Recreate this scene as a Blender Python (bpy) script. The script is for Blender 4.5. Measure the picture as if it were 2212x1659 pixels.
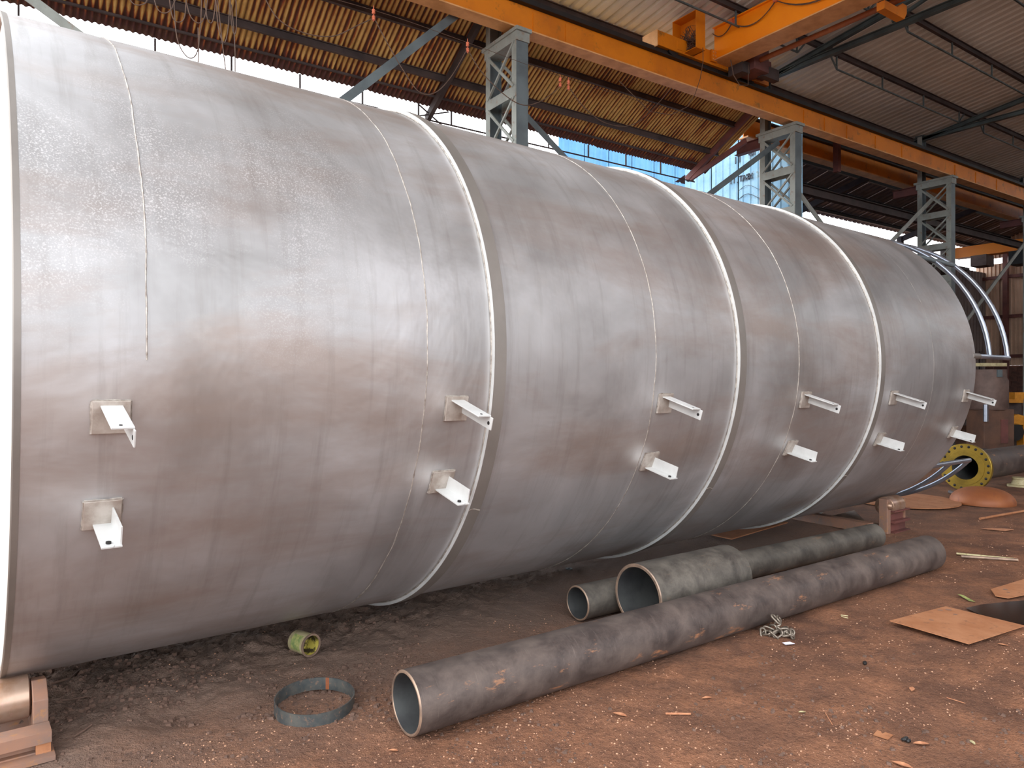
import bpy, bmesh, math, random
import numpy as np
from mathutils import Vector, Matrix
random.seed(7); rng = np.random.default_rng(5)
for o in list(bpy.data.objects): bpy.data.objects.remove(o)
S = bpy.context.scene; C = S.collection
PI = math.pi
# ---------------------------------------------------------------- camera, world, light, exposure
# world frame: X along the workshop bays, Y across them (away from the camera), Z up, ground = 0
F, H, TB, TC = 1562.0, 1.55, math.radians(55.45), math.radians(3.02)
cam = bpy.data.objects.new('camera', bpy.data.cameras.new('camera')); C.objects.link(cam)
cam.data.sensor_width = 36; cam.data.lens = F/2212*36; cam.data.clip_start = .05; cam.data.clip_end = 500
cam.location = (0, 0, H); cam.rotation_euler = (PI/2, 0, TB-PI/2); S.camera = cam
W = bpy.data.worlds.new('world'); S.world = W; W.use_nodes = True
bg = W.node_tree.nodes['Background']; bg.inputs[0].default_value = (.93, .96, 1, 1); bg.inputs[1].default_value = 3.7
sun = bpy.data.objects.new('sun', bpy.data.lights.new('sun', 'SUN')); C.objects.link(sun)
sun.data.energy = 1.2; sun.data.angle = math.radians(40); sun.data.color = (1, .95, .88)
sun.rotation_euler = Vector((1, .35, -.75)).to_track_quat('-Z', 'Y').to_euler()
S.view_settings.view_transform = 'Standard'; S.view_settings.look = 'None'
S.view_settings.exposure = 0.0; S.view_settings.gamma = 1; S.view_settings.use_curve_mapping = False

# ---------------------------------------------------------------- helpers
FW = np.array([math.cos(TB), math.sin(TB)]); RT = np.array([math.sin(TB), -math.cos(TB)])
def ray(px, py):
    d = FW + RT*(px-1106)/F
    return d[0], d[1], -(py-829.5)/F
def gp(px, py, z=0.0):                       # where a sight line meets the ground
    r = ray(px, py); k = (z-H)/r[2]
    return Vector((r[0]*k, r[1]*k, z))
def vp(px, py, v):                           # where a sight line meets the plane Y = v
    r = ray(px, py); k = v/r[1]
    return Vector((r[0]*k, v, H+r[2]*k))
def fbm(x, y, scale, octv=4, seed=0, gain=.5):
    x = np.asarray(x, float)*scale; y = np.asarray(y, float)*scale; out = np.zeros_like(x); a = 1.0
    for k in range(octv):
        xi = np.floor(x).astype(np.int64); yi = np.floor(y).astype(np.int64); fx = x-xi; fy = y-yi
        fx = fx**3*(fx*(fx*6-15)+10); fy = fy**3*(fy*(fy*6-15)+10)
        def h(i, j):
            n = (i*374761393 + j*668265263 + (seed+k)*1442695041) & 0xffffffff
            n = ((n ^ (n >> 13))*1274126177) & 0xffffffff
            return ((n ^ (n >> 16)) & 0xffff)/65535.0-.5
        out += a*((h(xi, yi)*(1-fx)+h(xi+1, yi)*fx)*(1-fy)+(h(xi, yi+1)*(1-fx)+h(xi+1, yi+1)*fx)*fy)
        x = x*2.03+11.3; y = y*2.03+5.7; a *= gain
    return out
class MB:
    def __init__(s): s.v = []; s.f = []; s.sm = []
    def add(s, vs, fs, smooth=False):
        n = len(s.v); s.v += [tuple(v) for v in vs]; s.f += [tuple(i+n for i in f) for f in fs]; s.sm += [smooth]*len(fs); return s
    def box(s, x0, x1, y0, y1, z0, z1, M=None):
        vs = [Vector((x, y, z)) for x in (x0, x1) for y in (y0, y1) for z in (z0, z1)]
        if M: vs = [M @ v for v in vs]
        return s.add(vs, [(0,1,3,2),(4,6,7,5),(0,4,5,1),(2,3,7,6),(0,2,6,4),(1,5,7,3)])
    def bar(s, a, b, w, h=None, up=(0, 0, 1)):   # rectangular bar between two points, w across, h along up
        h = h or w; a = Vector(a); b = Vector(b); d = (b-a).normalized(); u = Vector(up)
        if abs(d.dot(u)) > .98: u = Vector((0, 1, 0))
        r = d.cross(u).normalized()*(w/2); t = r.cross(d).normalized()*(h/2)
        vs = [p+i*r+j*t for p in (a, b) for i, j in ((-1,-1),(1,-1),(1,1),(-1,1))]
        return s.add(vs, [(3,2,1,0),(4,5,6,7),(0,1,5,4),(1,2,6,5),(2,3,7,6),(3,0,4,7)])
    def ibeam(s, a, b, w, h, tf=.012, tw=.008, up=(0, 0, 1)):
        a = Vector(a); b = Vector(b); d = (b-a).normalized(); u = Vector(up)
        u = (u-d*u.dot(d)).normalized()
        s.bar(a+u*(h/2-tf/2), b+u*(h/2-tf/2), w, tf, u); s.bar(a-u*(h/2-tf/2), b-u*(h/2-tf/2), w, tf, u)
        return s.bar(a, b, tw, h-2*tf, u)
    def tube(s, pts, r, n=8, closed=False, cap=True, rs=None):
        pts = [Vector(p) for p in pts]; m = len(pts); prev = None; rings = []
        for i, p in enumerate(pts):
            if closed: d = pts[(i+1) % m]-pts[i-1]
            else: d = pts[min(i+1, m-1)]-pts[max(i-1, 0)]
            d.normalize()
            if prev is None:
                prev = d.orthogonal().normalized()
            prev = (prev-d*prev.dot(d)).normalized(); q = d.cross(prev); rr = rs[i] if rs else r
            rings.append([p+prev*(math.cos(2*PI*k/n)*rr)+q*(math.sin(2*PI*k/n)*rr) for k in range(n)])
        vs = [v for R_ in rings for v in R_]; fs = []
        for i in range(m if closed else m-1):
            j = (i+1) % m
            for k in range(n): fs.append((i*n+k, i*n+(k+1) % n, j*n+(k+1) % n, j*n+k))
        s.add(vs, fs, True)
        if cap and not closed:
            s.add(rings[0], [tuple(reversed(range(n)))]); s.add(rings[-1], [tuple(range(n))])
        return s
    def lathe(s, prof, a, d, n=32, smooth=True, ang=(0, 2*PI)):   # prof = [(along, radius)], about axis d through a
        a = Vector(a); d = Vector(d).normalized(); p = Vector((0, 0, 1)); p = (p-d*p.dot(d))
        p = Vector((1, 0, 0)) if p.length < .1 else p.normalized(); q = d.cross(p)
        full = abs(ang[1]-ang[0]-2*PI) < 1e-6; m = n if full else n+1; vs = []; fs = []
        for (x, r) in prof:
            for k in range(m):
                t = ang[0]+(ang[1]-ang[0])*k/n; vs.append(a+d*x+p*(math.cos(t)*r)+q*(math.sin(t)*r))
        for i in range(len(prof)-1):
            for k in range(n): fs.append((i*m+k, i*m+(k+1) % m, (i+1)*m+(k+1) % m, (i+1)*m+k))
        return s.add(vs, fs, smooth)
    def disc(s, a, d, r, n=32, r0=0):
        return s.lathe([(0, r0), (0, r)], a, d, n, False)
    def prism(s, poly, M, h):                 # 2D polygon extruded by h along local z of M
        n = len(poly); vs = [M @ Vector((x, y, 0)) for x, y in poly]+[M @ Vector((x, y, h)) for x, y in poly]
        return s.add(vs, [tuple(reversed(range(n))), tuple(range(n, 2*n))]+[(i, (i+1) % n, n+(i+1) % n, n+i) for i in range(n)])
    def mesh(s, name):
        me = bpy.data.meshes.new(name); me.from_pydata(s.v, [], s.f)
        me.polygons.foreach_set('use_smooth', s.sm); me.update()
        bm = bmesh.new(); bm.from_mesh(me); bmesh.ops.recalc_face_normals(bm, faces=bm.faces); bm.to_mesh(me); bm.free()
        return me
    def build(s, name, mat, parent=None, label=None, bevel=0, sharp=40):
        o = bpy.data.objects.new(name, s.mesh(name)); C.objects.link(o); o.data.materials.append(mat)
        if parent: o.parent = parent
        if label: o['label'] = label
        if any(s.sm):
            try: o.data.set_sharp_from_angle(angle=math.radians(sharp))
            except Exception: pass
        if bevel:
            m = o.modifiers.new('bevel', 'BEVEL'); m.width = bevel; m.segments = 2; m.limit_method = 'ANGLE'
        return o
def tag(o, label, cat, group=None):
    o['label'] = label; o['category'] = cat
    if group: o['group'] = group
    return o
def thing(name, label, cat, loc=(0, 0, 0), rz=0, group=None):
    o = bpy.data.objects.new(name, None); C.objects.link(o); o.location = loc; o.rotation_euler = (0, 0, rz)
    o.empty_display_size = .1
    return tag(o, label, cat, group)
def inst(name, me, parent=None, loc=(0, 0, 0), rot=(0, 0, 0), sc=(1, 1, 1)):
    o = bpy.data.objects.new(name, me); C.objects.link(o); o.parent = parent; o.location = loc; o.rotation_euler = rot; o.scale = sc
    return o
# ---- materials
def rgb(r, g, b):                            # sRGB 0-255 to linear
    return tuple(((c/255)/12.92 if c/255 <= .04045 else ((c/255+.055)/1.055)**2.4) for c in (r, g, b))+(1,)
class NT:
    def __init__(s, name):
        s.m = bpy.data.materials.new(name); s.m.use_nodes = True; s.t = s.m.node_tree; s.b = s.t.nodes['Principled BSDF']
    def n(s, typ, **kw):
        nd = s.t.nodes.new(typ)
        for k, v in kw.items():
            if k in nd.bl_rna.properties: setattr(nd, k, v)
            else: nd.inputs[k].default_value = v
        return nd
    def l(s, a, b): s.t.links.new(a, b)
    def coord(s, scale=(1, 1, 1), world=False):
        g = s.n('ShaderNodeNewGeometry').outputs['Position'] if world else s.n('ShaderNodeTexCoord').outputs['Object']
        m = s.n('ShaderNodeMapping'); m.inputs['Scale'].default_value = scale; s.l(g, m.inputs[0]); return m.outputs[0]
    def noise(s, co, scale, detail=5, rough=.55, dist=0):
        n = s.n('ShaderNodeTexNoise'); n.inputs['Scale'].default_value = scale; n.inputs['Detail'].default_value = detail
        n.inputs['Roughness'].default_value = rough; n.inputs['Distortion'].default_value = dist; s.l(co, n.inputs['Vector']); return n.outputs['Fac']
    def ramp(s, fac, stops):
        r = s.n('ShaderNodeValToRGB'); e = r.color_ramp.elements
        while len(e) < len(stops): e.new(.5)
        for k, (p, c) in enumerate(stops):
            e[k].position = p; e[k].color = c if isinstance(c, tuple) else (c, c, c, 1)
        s.l(fac, r.inputs[0]); return r.outputs[0]
    def mix(s, fac, a, b, mode='MIX'):
        m = s.n('ShaderNodeMix', data_type='RGBA', blend_type=mode)
        for src, i in ((fac, 0), (a, 6), (b, 7)):
            if isinstance(src, (int, float)): m.inputs[i].default_value = src
            elif isinstance(src, tuple): m.inputs[i].default_value = src
            else: s.l(src, m.inputs[i])
        return m.outputs[2]
    def math(s, op, a, b=None, clamp=False):
        m = s.n('ShaderNodeMath', operation=op, use_clamp=clamp)
        for k, x in enumerate((a, b)):
            if x is None: continue
            if isinstance(x, (int, float)): m.inputs[k].default_value = x
            else: s.l(x, m.inputs[k])
        return m.outputs[0]
    def set(s, col=None, rough=None, metal=None, bump=None, bs=.3, bd=.01, spec=None):
        for key, x in (('Base Color', col), ('Roughness', rough), ('Metallic', metal), ('Specular IOR Level', spec)):
            if x is None: continue
            if isinstance(x, (int, float, tuple)): s.b.inputs[key].default_value = x
            else: s.l(x, s.b.inputs[key])
        if bump is not None:
            b = s.n('ShaderNodeBump'); b.inputs['Strength'].default_value = bs; b.inputs['Distance'].default_value = bd
            s.l(bump, b.inputs['Height']); s.l(b.outputs[0], s.b.inputs['Normal'])
        return s.m
def paint(name, col, col2=None, scale=3, lo=.4, hi=.65, rough=.55, metal=0, dirt=None, world=False, bs=.1):
    t = NT(name); co = t.coord(world=world); n1 = t.noise(co, scale, 6, .6)
    c = t.mix(t.ramp(n1, [(lo, 0.0), (hi, 1.0)]), col, col2 or tuple(x*.8 for x in col[:3])+(1,))
    if dirt:
        n2 = t.noise(co, scale*3.1, 8, .7); c = t.mix(t.ramp(n2, [(.56, 0.0), (.68, 1.0)]), c, dirt)
    return t.set(c, rough, metal, n1, bs, .01)
def shell_material():
    t = NT('shell_steel'); co = t.coord(); n1 = t.noise(co, 1.1, 5, .6, .4); n2 = t.noise(t.coord((.5, 1.6, 1.6)), 1.3, 6, .62, .3)
    n3 = t.noise(co, 150, 3, .6); n4 = t.noise(t.coord((9, .7, .7)), 1.7, 6, .65); n5 = t.noise(co, 7, 7, .7)
    c = t.mix(t.ramp(n1, [(.34, 0.0), (.66, 1.0)]), rgb(152, 151, 151), rgb(190, 190, 192))
    c = t.mix(t.math('MULTIPLY', t.ramp(n2, [(.46, 0.0), (.66, 1.0)]), .6), c, rgb(152, 133, 121))
    c = t.mix(t.math('MULTIPLY', t.ramp(n4, [(.52, 0.0), (.72, 1.0)]), .3), c, rgb(124, 117, 111))
    c = t.mix(t.math('MULTIPLY', t.ramp(n5, [(.55, 0.0), (.75, 1.0)]), .25), c, rgb(182, 178, 174))
    sp = t.math('MULTIPLY', t.ramp(n3, [(.52, 0.0), (.62, 1.0)]), t.ramp(t.noise(co, 1.7, 4, .6), [(.44, 0.0), (.6, 1.0)]))
    at = t.n('ShaderNodeAttribute', attribute_name='speckle'); sp = t.math('MULTIPLY', sp, at.outputs['Fac'])
    c = t.mix(t.math('MULTIPLY', sp, .75), c, rgb(214, 213, 214))
    a2 = t.n('ShaderNodeAttribute', attribute_name='pale_fringe'); ov = a2.outputs['Fac']
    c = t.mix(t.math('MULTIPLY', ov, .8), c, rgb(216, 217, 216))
    r = t.ramp(n1, [(.3, .42), (.7, .55)])
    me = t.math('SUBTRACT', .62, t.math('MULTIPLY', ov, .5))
    return t.set(c, r, me, t.math('ADD', t.math('MULTIPLY', n1, .9), t.math('MULTIPLY', n3, .006)), .13, .12)
def pipe_material(name, base, lite, rust, rl=.6, amount=.3):
    t = NT(name); co = t.coord((1, 1, 1)); n1 = t.noise(co, 5, 8, .7, .3); n2 = t.noise(t.coord((1.4, 4, 4)), 2.2, 9, .72)
    c = t.mix(t.ramp(n1, [(.38, 0.0), (.66, 1.0)]), base, lite)
    c = t.mix(t.ramp(n2, [(rl, 0.0), (rl+.08, amount*2.5)]), c, rust)
    n3 = t.noise(t.coord((40, 2, 2)), 3, 4, .7); c = t.mix(t.math('MULTIPLY', t.ramp(n3, [(.62, 0.0), (.7, 1.0)]), .25), c, rgb(150, 140, 132))
    return t.set(c, t.ramp(n1, [(.3, .42), (.7, .68)]), .25, n2, .2, .01)
def corrugated_rust():
    t = NT('rusty_sheet'); co = t.coord(world=True); g = t.n('ShaderNodeSeparateXYZ'); t.l(co, g.inputs[0])
    n1 = t.noise(t.coord((1.2, .5, .5), True), 1.4, 6, .65); n2 = t.noise(t.coord((9, .9, .9), True), 1.6, 5, .6); n3 = t.noise(co, 9, 4, .6)
    # recesses of the corrugation, seen from below, are coloured darker and redder
    w = t.math('SINE', t.math('MULTIPLY', t.math('ADD', g.outputs['X'], .02), 2*PI/.076)); w0 = w; w = t.math('ADD', t.math('MULTIPLY', w, .13), 0)
    e = t.math('MULTIPLY', t.math('SUBTRACT', g.outputs['Y'], 10.1, ), 1.6, True)      # the eave end is rusted through
    m = t.math('ADD', t.math('ADD', t.math('ADD', t.math('MULTIPLY', n2, .75), t.math('MULTIPLY', n1, .72)), w), e); m = t.math('SUBTRACT', m, .015)
    c = t.ramp(m, [(.56, rgb(212, 178, 108)), (.72, rgb(192, 150, 82)), (.78, rgb(160, 88, 40)), (.87, rgb(100, 48, 34)), (1, rgb(74, 42, 38))])
    c = t.mix(t.math('MULTIPLY', t.ramp(n3, [(.5, 0.0), (.7, 1.0)]), .3), c, rgb(120, 96, 62))
    c = t.mix(t.math('MULTIPLY', t.ramp(w0, [(.2, 0.0), (1, 1.0)]), .72), c, rgb(74, 46, 32))
    return t.set(c, .75, 0)
def soil_material():
    t = NT('red_soil'); co = t.coord(world=True); n1 = t.noise(co, .55, 6, .6); n2 = t.noise(co, 3.2, 8, .65); n3 = t.noise(co, 42, 4, .7); n4 = t.noise(co, 140, 2, .6)
    g = t.n('ShaderNodeSeparateXYZ'); t.l(co, g.inputs[0])
    c = t.mix(t.ramp(n1, [(.36, 0.0), (.62, 1.0)]), rgb(132, 94, 74), rgb(106, 76, 62))
    c = t.mix(t.ramp(n2, [(.42, 0.0), (.66, 1.0)]), c, rgb(154, 108, 82))
    c = t.mix(t.math('MULTIPLY', t.ramp(n3, [(.35, 1.0), (.5, 0.0)]), .5), c, rgb(84, 61, 52))
    c = t.mix(t.math('MULTIPLY', t.ramp(n4, [(.64, 0.0), (.70, 1.0)]), .5), c, rgb(205, 160, 130))
    # grey scale and grinding dust lies beside and under the tank
    d = t.math('ADD', t.math('MULTIPLY', g.outputs['Y'], .9), t.math('MULTIPLY', n1, 1.6)); d = t.math('SUBTRACT', d, t.math('MULTIPLY', g.outputs['X'], .09))
    d = t.ramp(t.math('MULTIPLY', d, .2), [(.62, 0.0), (.84, 1.0)])
    x = t.ramp(t.math('MULTIPLY', g.outputs['X'], .1), [(.62, 1.0), (.95, .25)])
    c = t.mix(t.math('MULTIPLY', t.math('MULTIPLY', d, x), .85), c, rgb(122, 105, 95))
    bmp = t.math('ADD', t.math('MULTIPLY', n3, .6), t.math('MULTIPLY', n2, 1.2)); bmp = t.math('ADD', bmp, t.math('MULTIPLY', n4, .25))
    return t.set(c, .95, 0, bmp, 1.0, .03, spec=.2)
M = {}
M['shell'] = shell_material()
M['ring'] = paint('ring_steel', rgb(144, 139, 134), rgb(130, 125, 120), 2, rough=.5, metal=.5)
M['pad'] = paint('bracket_pad', rgb(186, 178, 170), rgb(158, 146, 136), 14, rough=.45, metal=.3)
M['white'] = paint('silver_white_paint', rgb(208, 209, 208), rgb(190, 191, 190), 6, rough=.4, metal=.1)
M['weld'] = paint('weld_bead', rgb(190, 184, 176), rgb(138, 128, 120), 30, rough=.4, metal=.5)
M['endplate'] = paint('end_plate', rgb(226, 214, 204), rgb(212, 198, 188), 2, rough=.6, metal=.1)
M['rail'] = paint('galvanised_tube', rgb(170, 178, 192), rgb(140, 148, 162), 3, rough=.3, metal=.8)
M['pipe'] = pipe_material('mill_scale_pipe', rgb(72, 64, 62), rgb(110, 98, 92), rgb(176, 126, 92), .60, .4)
M['pipe2'] = pipe_material('dark_scale_pipe', rgb(74, 70, 66), rgb(118, 112, 104), rgb(138, 114, 94), .6, .3)
M['pipe_in'] = paint('pipe_bore', rgb(86, 88, 88), rgb(66, 66, 68), 5, rough=.6, metal=.3)
M['cutedge'] = paint('cut_steel_edge', rgb(172, 146, 126), rgb(130, 112, 100), 12, rough=.45, metal=.5)
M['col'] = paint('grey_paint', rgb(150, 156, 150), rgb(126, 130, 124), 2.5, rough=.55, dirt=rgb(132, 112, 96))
M['coldark'] = paint('dark_grey_and_shade', rgb(98, 110, 114), rgb(78, 88, 92), 2, rough=.5)  # shade tone of the column legs, own dark grey of other parts
M['truss'] = paint('blue_grey_paint', rgb(84, 98, 100), rgb(62, 72, 74), 2, rough=.55)
M['dark'] = paint('dark_steel', rgb(70, 58, 56), rgb(48, 40, 40), 3, rough=.7)
M['maroon'] = paint('red_oxide', rgb(112, 66, 60), rgb(86, 52, 50), 3, rough=.7)
M['yellow'] = paint('crane_yellow', rgb(214, 124, 6), rgb(190, 106, 6), 1.3, rough=.5, dirt=rgb(140, 92, 30))
M['yellowb'] = paint('crane_orange', rgb(252, 148, 8), rgb(244, 134, 4), .8, rough=.4)
M['flange'] = paint('flange_peach', rgb(216, 160, 104), rgb(190, 136, 80), 4, rough=.6)
M['black'] = paint('greasy_black', rgb(30, 27, 27), rgb(18, 16, 16), 4, rough=.6)
M['rust'] = paint('rust_plate', rgb(178, 124, 88), rgb(162, 106, 70), 5, rough=.75, dirt=rgb(136, 92, 68))
M['rustred'] = paint('rust_red', rgb(146, 86, 52), rgb(164, 100, 58), 3, rough=.55, dirt=rgb(134, 80, 56), metal=.1)
M['stand'] = paint('roller_stand_paint', rgb(150, 112, 92), rgb(126, 104, 94), 7, rough=.6, dirt=rgb(166, 118, 74))
M['roller'] = paint('roller_steel', rgb(176, 150, 132), rgb(150, 112, 84), 6, rough=.3, metal=.5, dirt=rgb(190, 150, 140))
M['brass'] = paint('passivated_flange', rgb(176, 148, 62), rgb(138, 116, 50), 5, rough=.32, metal=.7)
M['rustysheet'] = corrugated_rust()
M['greysheet'] = paint('grey_sheet', rgb(222, 222, 214), rgb(200, 198, 188), .8, rough=.5, world=True)
M['darksheet'] = paint('dull_sheet', rgb(118, 106, 102), rgb(96, 86, 84), 1.2, rough=.7, world=True)
M['brownsheet'] = paint('brown_wall_sheet', rgb(214, 184, 160), rgb(186, 156, 134), 1, rough=.7, world=True)
M['blue'] = paint('blue_sheet', rgb(96, 156, 210), rgb(78, 138, 196), 1.2, rough=.6, world=True)
M['paleblue'] = paint('pale_blue_sheet', rgb(142, 182, 206), rgb(118, 164, 194), 2.5, rough=.6, dirt=rgb(120, 140, 146), world=True)
M['brick'] = paint('old_brick', rgb(112, 78, 68), rgb(84, 62, 56), 5, rough=.9)
M['soil'] = soil_material()
M['pebble'] = paint('pale_pebbles', rgb(206, 164, 134), rgb(160, 112, 88), 9, rough=.9, world=True)
M['clod'] = paint('soil_clods', rgb(110, 86, 74), rgb(90, 70, 60), 9, rough=.95, world=True)
M['leaf'] = paint('dry_leaf', rgb(196, 140, 104), rgb(170, 112, 80), 30, rough=.8)
M['paper'] = paint('white_paper', rgb(238, 238, 248), rgb(226, 226, 240), 8, rough=.8)
M['ink'] = paint('dark_ink', rgb(74, 84, 96), rgb(60, 70, 84), 8, rough=.8)
M['wire'] = paint('brown_cable', rgb(98, 74, 60), rgb(74, 58, 48), 8, rough=.7)
M['orange'] = paint('orange_porcelain', rgb(214, 120, 88), rgb(190, 96, 66), 8, rough=.5)
M['chain'] = paint('chain_steel', rgb(150, 140, 128), rgb(104, 94, 84), 30, rough=.4, metal=.6)
M['strap'] = paint('strap_steel', rgb(72, 78, 80), rgb(98, 98, 94), 14, rough=.5, metal=.3, dirt=rgb(140, 112, 96))
M['machine'] = paint('machine_brown', rgb(112, 90, 82), rgb(86, 68, 62), 3, rough=.6)
M['machinecab'] = paint('cabinet_brown', rgb(104, 74, 58), rgb(82, 60, 50), 3, rough=.7)
M['machineyellow'] = paint('machine_yellow', rgb(214, 146, 40), rgb(180, 116, 28), 5, rough=.6)
M['tin'] = paint('cream_tin', rgb(196, 186, 146), rgb(172, 160, 120), 12, rough=.5, dirt=rgb(120, 100, 60))
M['tinlabel'] = paint('green_tin_print', rgb(118, 140, 84), rgb(176, 176, 110), 40, rough=.5)
M['tinin'] = paint('yellow_dried_paint', rgb(196, 182, 84), rgb(60, 50, 28), 22, .45, .55, rough=.7)
t_ = NT('puddle_water'); t_.set(rgb(44, 30, 24), .1, 0, spec=.4); M['water'] = t_.m

# ---------------------------------------------------------------- ground
def ground_h(x, y):
    x = np.asarray(x, float); y = np.asarray(y, float)
    near = np.exp(-((x-2)/6)**2)
    h = fbm(x, y, .5, 3, 3)*.02 + fbm(x, y, 3.5, 4, 9)*.012
    cl = np.clip((y-3.5-.10*x)/.7, 0, 1)*np.clip((4.4-x)/2.2, 0, 1)           # loose mound beside the tank
    h += cl*(.025+.05*fbm(x, y, 6, 5, 21, .65)) + near*.006*fbm(x, y, 18, 3, 31)
    for (px, py, r, a) in ((400, 1535, .16, -.035), (300, 1500, .2, .02), (520, 1500, .12, .012), (250, 1590, .2, .012)):
        g = gp(px, py); h += a*np.exp(-(((x-g.x)**2+(y-g.y)**2)/r**2))
    return h
def gz(x, y): return float(ground_h(np.array([x]), np.array([y]))[0])
def spaced(segs):
    out = []
    for a, b, n in segs: out += list(np.linspace(a, b, n, endpoint=False))
    return np.array(out+[segs[-1][1]])
gx = spaced([(-60, -8, 10), (-8, -1.2, 20), (-1.2, 3.2, 330), (3.2, 8, 200), (8, 16, 90), (16, 40, 30), (40, 90, 8)])
gy = spaced([(-60, -6, 10), (-6, 1.0, 20), (1.0, 5.2, 330), (5.2, 8, 50), (8, 30, 20), (30, 90, 8)])
X, Y = np.meshgrid(gx, gy, indexing='ij'); Z = ground_h(X, Y)
co = np.stack([X, Y, Z], -1).reshape(-1, 3); nx, ny = len(gx), len(gy)
idx = np.arange(nx*ny).reshape(nx, ny); fa = np.stack([idx[:-1, :-1], idx[1:, :-1], idx[1:, 1:], idx[:-1, 1:]], -1).reshape(-1, 4)
def grid_mesh(name, co, fa, mat):
    me = bpy.data.meshes.new(name); me.vertices.add(len(co)); me.vertices.foreach_set('co', co.astype(np.float32).ravel())
    me.loops.add(fa.size); me.loops.foreach_set('vertex_index', fa.astype(np.int32).ravel()); me.polygons.add(len(fa))
    me.polygons.foreach_set('loop_start', np.arange(0, fa.size, 4, dtype=np.int32)); me.polygons.foreach_set('loop_total', np.full(len(fa), 4, dtype=np.int32))
    me.update(calc_edges=True); me.polygons.foreach_set('use_smooth', [True]*len(fa)); me.materials.append(mat)
    return me
floor = bpy.data.objects.new('floor', grid_mesh('floor', co, fa, M['soil'])); C.objects.link(floor); floor['kind'] = 'structure'
floor['label'] = 'red-brown earth floor of the workshop yard'

# ---------------------------------------------------------------- roofs
def struct(name, label):
    o = bpy.data.objects.new(name, None); C.objects.link(o); o['kind'] = 'structure'; o['label'] = label; o.empty_display_size = .1; return o
def wave_sheet(width, pitch, amp, length, kind='sine', seg=8, thick=.0):
    """sheet in local coordinates: X across the corrugations, Y along them"""
    mb = MB(); prof = []
    n = int(round(width/pitch))
    if kind == 'sine':
        prof = [(i*pitch/seg, amp*math.sin(2*PI*i/seg)) for i in range(n*seg+8)]
    else:
        for k in range(n):
            x = k*pitch; prof += [(x, 0), (x+pitch*.55, 0), (x+pitch*.66, amp), (x+pitch*.86, amp), (x+pitch*.97, 0)]
        prof += [(n*pitch, 0), (n*pitch+pitch*.1, 0), (n*pitch+pitch*.45, -.001)]
    m = len(prof); vs = [(x, y, z) for y in (0, length) for x, z in prof]
    mb.add(vs, [(i, i+1, m+i+1, m+i) for i in range(m-1)], kind == 'sine'); return mb.mesh('sheet')
# rusty lean-to roof beyond the columns
LK, LE, LT = .585, (10.42, 6.06), (8.8, 7.01)
lean = struct('ceiling', 'low lean-to roof of rusty ochre corrugated sheets beyond the columns')
slen = math.hypot(LT[0]-LE[0], LT[1]-LE[1]); me = wave_sheet(.76, .076, .015, slen, 'sine', 8); me.materials.append(M['rustysheet'])
ta = math.atan2(LT[1]-LE[1], LT[0]-LE[0])    # slope rises towards -Y
for k in range(-3, 16):
    o = inst('roof_sheet', me, lean, (k*.76-.02, LE[0]+random.uniform(-.02, .02), LE[1]+.004*(k % 2)+random.uniform(-.006, .006)), (-(PI-ta), 0, 0))
    o.rotation_euler = (ta-PI, 0, 0); o.scale = (1, -1, 1)
def lz(v): return LE[1]+(LE[0]-v)*(LT[1]-LE[1])/(LE[0]-LT[0])
for v, w, a, b in ((9.25, .10, -2.3, 11.75), (9.86, .11, -2.3, 11.95)):
    MB().ibeam((a, v, lz(v)-.09), (b, v, lz(v)-.09), .05, w).build('purlin', M['dark'], lean)
MB().bar((-2.3, 10.22, lz(10.22)-.035), (11.9, 10.22, lz(10.22)-.035), .03, .03).build('eave_angle', M['dark'], lean)
for u in (11.72, 5.55):
    MB().bar((u, 8.85, lz(8.85)-.16), (u, 10.5, lz(10.5)-.14), .07, .12).build('rafter', M['maroon'] if u > 9 else M['dark'], lean)
MB().bar((11.72, 10.42, 5.86), (11.72, 9.0, 6.28), .05, .1).build('rafter_tie', M['maroon'], lean)
MB().bar((11.74, 9.0, 7.0), (12.0, 8.8, 6.95), .05, .14).build('rafter_tie', M['col'], lean)
# light hanging frame below the eave
fr = MB(); zz = 5.82
for px in (40, 335, 500, 648, 783, 904, 975, 1185, 1271, 1352, 1427, 1497):
    p = vp(px, 300, 10.4); MB().bar((p.x, 10.4, zz), (p.x, 10.4, 6.05), .022, .022).build('hanger_rod', M['dark'], lean)
MB().bar((-1.5, 10.4, zz), (11.85, 10.4, zz), .02, .02).build('bottom_rod', M['dark'], lean)
MB().bar((5.25, 10.4, zz), (5.9, 10.4, 6.03), .018).build('cross_rod', M['dark'], lean)
MB().bar((5.35, 10.4, 6.03), (6.05, 10.4, zz-.2), .018).build('cross_rod', M['dark'], lean)
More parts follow.
